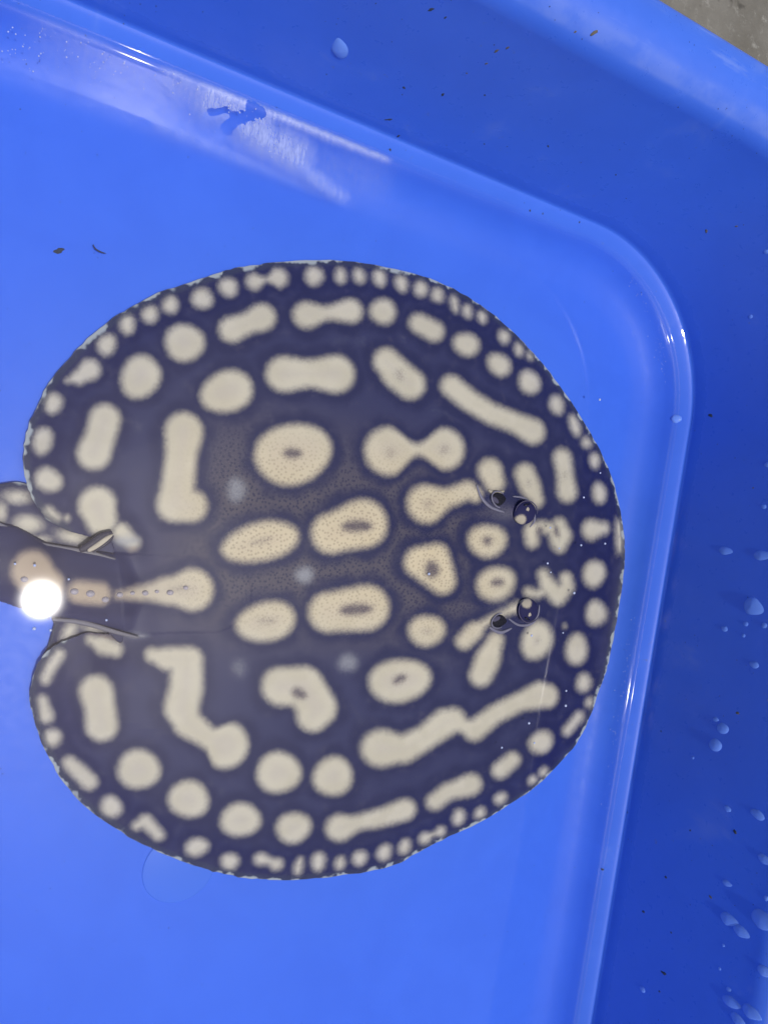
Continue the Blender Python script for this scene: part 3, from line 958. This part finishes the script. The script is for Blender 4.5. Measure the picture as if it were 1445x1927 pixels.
# ------------------------------------------------------------------ specks of dirt
DIRT = mat_flat('dark_dirt', (0.050, 0.058, 0.080), .8, .2)
TAN = mat_flat('tan_dirt', (0.15, 0.13, 0.10), .9, .1)
def crumb(seed):
    r = random.Random(seed)
    bm = bmesh.new()
    bmesh.ops.create_icosphere(bm, subdivisions=2, radius=1)
    for v in bm.verts:
        v.co *= r.uniform(.6, 1.15)
        v.co.z *= .2
    me = bpy.data.meshes.new('dirt_speck')
    bm.to_mesh(me); bm.free()
    return me
crumbs = [crumb(i) for i in range(5)]
crumbs_t = [c.copy() for c in crumbs]
for c in crumbs: c.materials.append(DIRT)
for c in crumbs_t: c.materials.append(TAN)
specks = [(811,18,6,2.0,0), (838,33,4,1.8,0), (912,179,4,1.2,0), (731,225,5,3.0,0), (750,256,4,2.0,0), (833,178,5,1.8,0), (1031,275,4,1.6,0), (911,271,3,1.6,0), (1158,329,3,1.4,0),
          (915,120,4,1.5,1), (934,96,5,2.2,1), (955,90,5,1.8,1), (878,138,3,1.6,1), (1328,435,5,1.7,1), (1118,62,6,2.2,1), (1082,60,4,1.2,1), (1385,426,4,1.4,1), (1336,782,6,1.8,0), (1248,1831,5,2.0,0), (1240,1866,3,1.2,0),
          (1336,1688,4,1.6,1), (1382,1566,7,1.2,0), (1252,1651,4,1.3,0), (1133,1636,4,1.4,0), (1210,1716,4,1.4,0), (760,165,5,1.4,0), (757,178,3,1.2,0), (1387,1342,5,1.5,1), (1416,918,3,1,1), (1298,1563,3,1.2,0), (1243,1376,3,1.2,0),
          (997,396,4,1.2,0), (1021,402,3,1.2,0), (734,282,4,1.3,0), (1090,418,3,1.2,0), (1262,1755,3,1.2,0), (1180,1529,3,1.1,0)]
for i, (px, py, r, st, t) in enumerate(specks):
    o = link('dirt_speck', (crumbs_t if t else crumbs)[i % 5], None)
    put_on_wall(o, px, py, r * .52, random.uniform(-1, 1), st, .05)
    tag(o, 'tiny tan crumb of dirt stuck to the blue tub wall' if t else 'tiny dark speck of dirt stuck to the blue tub wall', 'dirt speck',
        'tan crumbs on the tub wall' if t else 'dark specks on the tub wall')
o = link('dirt_flake', crumbs[0], None)
put_on_wall(o, 111, 472, 5, .6, 2.0, .05)
tag(o, 'dark pointed flake lying on the clear tub floor above the ray', 'flake')
fb = ridge('fibre', line_at([(176, 460), (180, 468), (190, 474), (200, 477)], .004), .0004, DIRT, None)
tag(fb, 'thin curled dark fibre lying on the tub floor beside the flake', 'fibre')
# fine grit nobody could count
gv, gf = [], []
base = [tuple(v.co) for v in crumbs[1].vertices]
bf = [tuple(p.vertices) for p in crumbs[1].polygons]
ico = bmesh.new(); bmesh.ops.create_icosphere(ico, subdivisions=1, radius=1)
iv = [tuple(v.co) for v in ico.verts]; iff = [tuple(v.index for v in f.verts) for f in ico.faces]; ico.free()
for _ in range(420):
    px, py = random.uniform(0, 1445), random.uniform(0, 1927)
    hit = on_tub(px, py)
    if hit[0] is None: continue
    if -SDF[int(np.clip((hit[0].x - gx[0]) / STEP, 0, len(gx) - 1)), int(np.clip((hit[0].y - gy[0]) / STEP, 0, len(gy) - 1))] > -.004: continue
    s = random.uniform(.00012, .00034)
    k = len(gv)
    gv += [tuple(hit[0] + Vector(q) * s) for q in iv]
    gf += [tuple(k + a for a in f) for f in iff]
tag(link('fine_grit', pmesh('fine_grit', gv, gf), DIRT), 'scatter of fine dark grit on the blue plastic', 'grit', kind='stuff')

# ------------------------------------------------------------------ bubbles on the water
BUB = Mat('bubble')
bub = BUB.done(BUB.bsdf((0.42, 0.48, 0.66), .08, .9))
bme = pmesh('air_bubble', *ellip(12, 8, lambda p: (p.x, p.y, p.z * .7)))
bme.materials.append(bub)
for px, py, r in [(1035,993,2.6), (1052,1032,2.4), (1093,1026,2.8), (1138,1023,2.8), (1030,1060,2.8), (1036,1077,2), (1080,1116,3.2), (1000,1196,3), (1059,1191,2.2), (1065,1300,2.6), (1064,1328,3.2), (995,1361,3), (1005,1398,2.6), (944,1407,2.6), (1098,936,2.6), (1129,890,2.2), (65,1183,3), (96,1186,2.4), (201,1167,2.2), (29,1061,2), (66,1064,2.4), (130,1090,2), (807,1080,3), (1128,752,3)]:
    o = link('air_bubble', bme, None)
    o.location = at(px, py, ZW)
    s = r * .00029
    o.scale = (s, s, s)
    tag(o, 'tiny pale air bubble floating on the water', 'bubble', 'air bubbles on the water')
fv, ff = [], []
for _ in range(150):
    t = random.random()
    base_p = (random.uniform(0, 520), 0)
    yl = np.interp(base_p[0], [0, 95, 215, 320, 425, 520], [48, 52, 84, 128, 174, 215])
    py = yl + abs(random.gauss(8, 42))
    if py - yl > 110: continue
    q = at(base_p[0], py, ZW)
    s = random.choice([.00016, .0002, .00028, .0004])
    k = len(fv)
    fv += [tuple(q + Vector(w) * s) for w in iv]
    ff += [tuple(k + a for a in f) for f in iff]
line_r = np.array([(1163, 486), (1190, 522), (1215, 562), (1238, 613), (1250, 660), (1256, 720), (1220, 1037), (1203, 1130), (1186, 1227), (1172, 1320), (1158, 1414), (1140, 1530)])  # bubbles added along here stand in for spiky waterline glints
for _ in range(110):
    i = random.choice([1, 2, 3, 3, 3, 4, 7, 8, 8, 9, 9, 10])
    a, b = line_r[i], line_r[min(i + 1, len(line_r) - 1)] if i != 5 else line_r[i]
    p = a + (b - a) * random.random()
    q = at(p[0] - abs(random.gauss(0, 9)), p[1], ZW)
    s = random.choice([.00014, .00018, .00024, .00032])
    k = len(fv)
    fv += [tuple(q + Vector(w) * s) for w in iv]
    ff += [tuple(k + a_ for a_ in f) for f in iff]
tag(link('foam_glint_bubbles', pmesh('foam_glint_bubbles', fv, ff), bub), 'fine foam of bubbles along the waterline, some put in for its spiky glints', 'foam', kind='stuff')

# ------------------------------------------------------------------ pale film along the wall, its white painted in for the sun's sheen
def mat_sheen():
    M = Mat('sheen_film')
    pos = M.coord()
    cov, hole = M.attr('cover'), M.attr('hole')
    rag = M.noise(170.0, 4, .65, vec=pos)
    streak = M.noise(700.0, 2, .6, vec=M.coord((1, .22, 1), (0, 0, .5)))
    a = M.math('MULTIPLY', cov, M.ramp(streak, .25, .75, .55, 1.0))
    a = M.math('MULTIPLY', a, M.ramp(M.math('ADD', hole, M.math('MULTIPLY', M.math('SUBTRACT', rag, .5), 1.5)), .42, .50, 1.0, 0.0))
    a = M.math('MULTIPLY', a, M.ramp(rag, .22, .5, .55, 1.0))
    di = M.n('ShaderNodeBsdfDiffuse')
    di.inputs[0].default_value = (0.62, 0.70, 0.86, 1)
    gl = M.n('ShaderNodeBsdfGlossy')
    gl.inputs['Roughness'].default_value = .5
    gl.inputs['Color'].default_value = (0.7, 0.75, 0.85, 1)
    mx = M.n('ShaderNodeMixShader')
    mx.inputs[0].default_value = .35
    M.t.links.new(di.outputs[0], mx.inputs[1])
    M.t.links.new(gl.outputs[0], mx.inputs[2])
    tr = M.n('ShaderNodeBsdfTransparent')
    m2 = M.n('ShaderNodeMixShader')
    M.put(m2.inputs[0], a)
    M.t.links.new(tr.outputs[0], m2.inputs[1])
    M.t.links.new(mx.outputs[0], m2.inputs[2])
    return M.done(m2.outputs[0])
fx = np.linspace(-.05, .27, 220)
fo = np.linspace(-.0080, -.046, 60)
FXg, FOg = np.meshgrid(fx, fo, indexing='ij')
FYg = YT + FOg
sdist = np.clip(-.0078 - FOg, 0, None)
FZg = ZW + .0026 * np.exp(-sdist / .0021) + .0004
def W2(px, py): return np.array(at(px, py, ZW)[:2])
def gauss_seg(a, b, w):
    a, b = W2(*a), W2(*b)
    d = b - a
    t = np.clip(((FXg - a[0]) * d[0] + (FYg - a[1]) * d[1]) / (d @ d), 0, 1)
    return np.exp(-((FXg - a[0] - t * d[0]) ** 2 + (FYg - a[1] - t * d[1]) ** 2) / w ** 2)
cover = np.zeros(FXg.shape)  # white laid thickest where the sheen is brightest
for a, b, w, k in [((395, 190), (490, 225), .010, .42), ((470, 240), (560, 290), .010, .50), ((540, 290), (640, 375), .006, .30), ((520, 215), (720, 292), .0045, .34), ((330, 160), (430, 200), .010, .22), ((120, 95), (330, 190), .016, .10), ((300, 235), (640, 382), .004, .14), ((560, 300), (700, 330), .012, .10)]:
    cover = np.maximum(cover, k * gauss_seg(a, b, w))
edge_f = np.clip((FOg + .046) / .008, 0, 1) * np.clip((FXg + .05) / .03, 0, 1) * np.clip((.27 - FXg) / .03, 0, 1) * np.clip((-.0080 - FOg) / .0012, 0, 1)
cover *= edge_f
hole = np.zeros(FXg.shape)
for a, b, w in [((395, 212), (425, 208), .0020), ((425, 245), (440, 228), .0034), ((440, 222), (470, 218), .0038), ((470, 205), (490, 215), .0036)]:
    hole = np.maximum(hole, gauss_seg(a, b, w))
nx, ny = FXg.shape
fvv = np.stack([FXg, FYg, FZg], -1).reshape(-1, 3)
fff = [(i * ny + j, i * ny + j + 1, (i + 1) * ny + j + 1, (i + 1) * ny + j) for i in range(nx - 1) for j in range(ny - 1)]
fme = pmesh('sheen_film', fvv, fff)
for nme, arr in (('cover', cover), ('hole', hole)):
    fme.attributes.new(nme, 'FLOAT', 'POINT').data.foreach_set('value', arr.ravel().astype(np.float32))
tag(link('sheen_film', fme, mat_sheen()), 'whitish film with a torn gap along the waterline, its white standing in for sun sheen', 'film', kind='stuff')
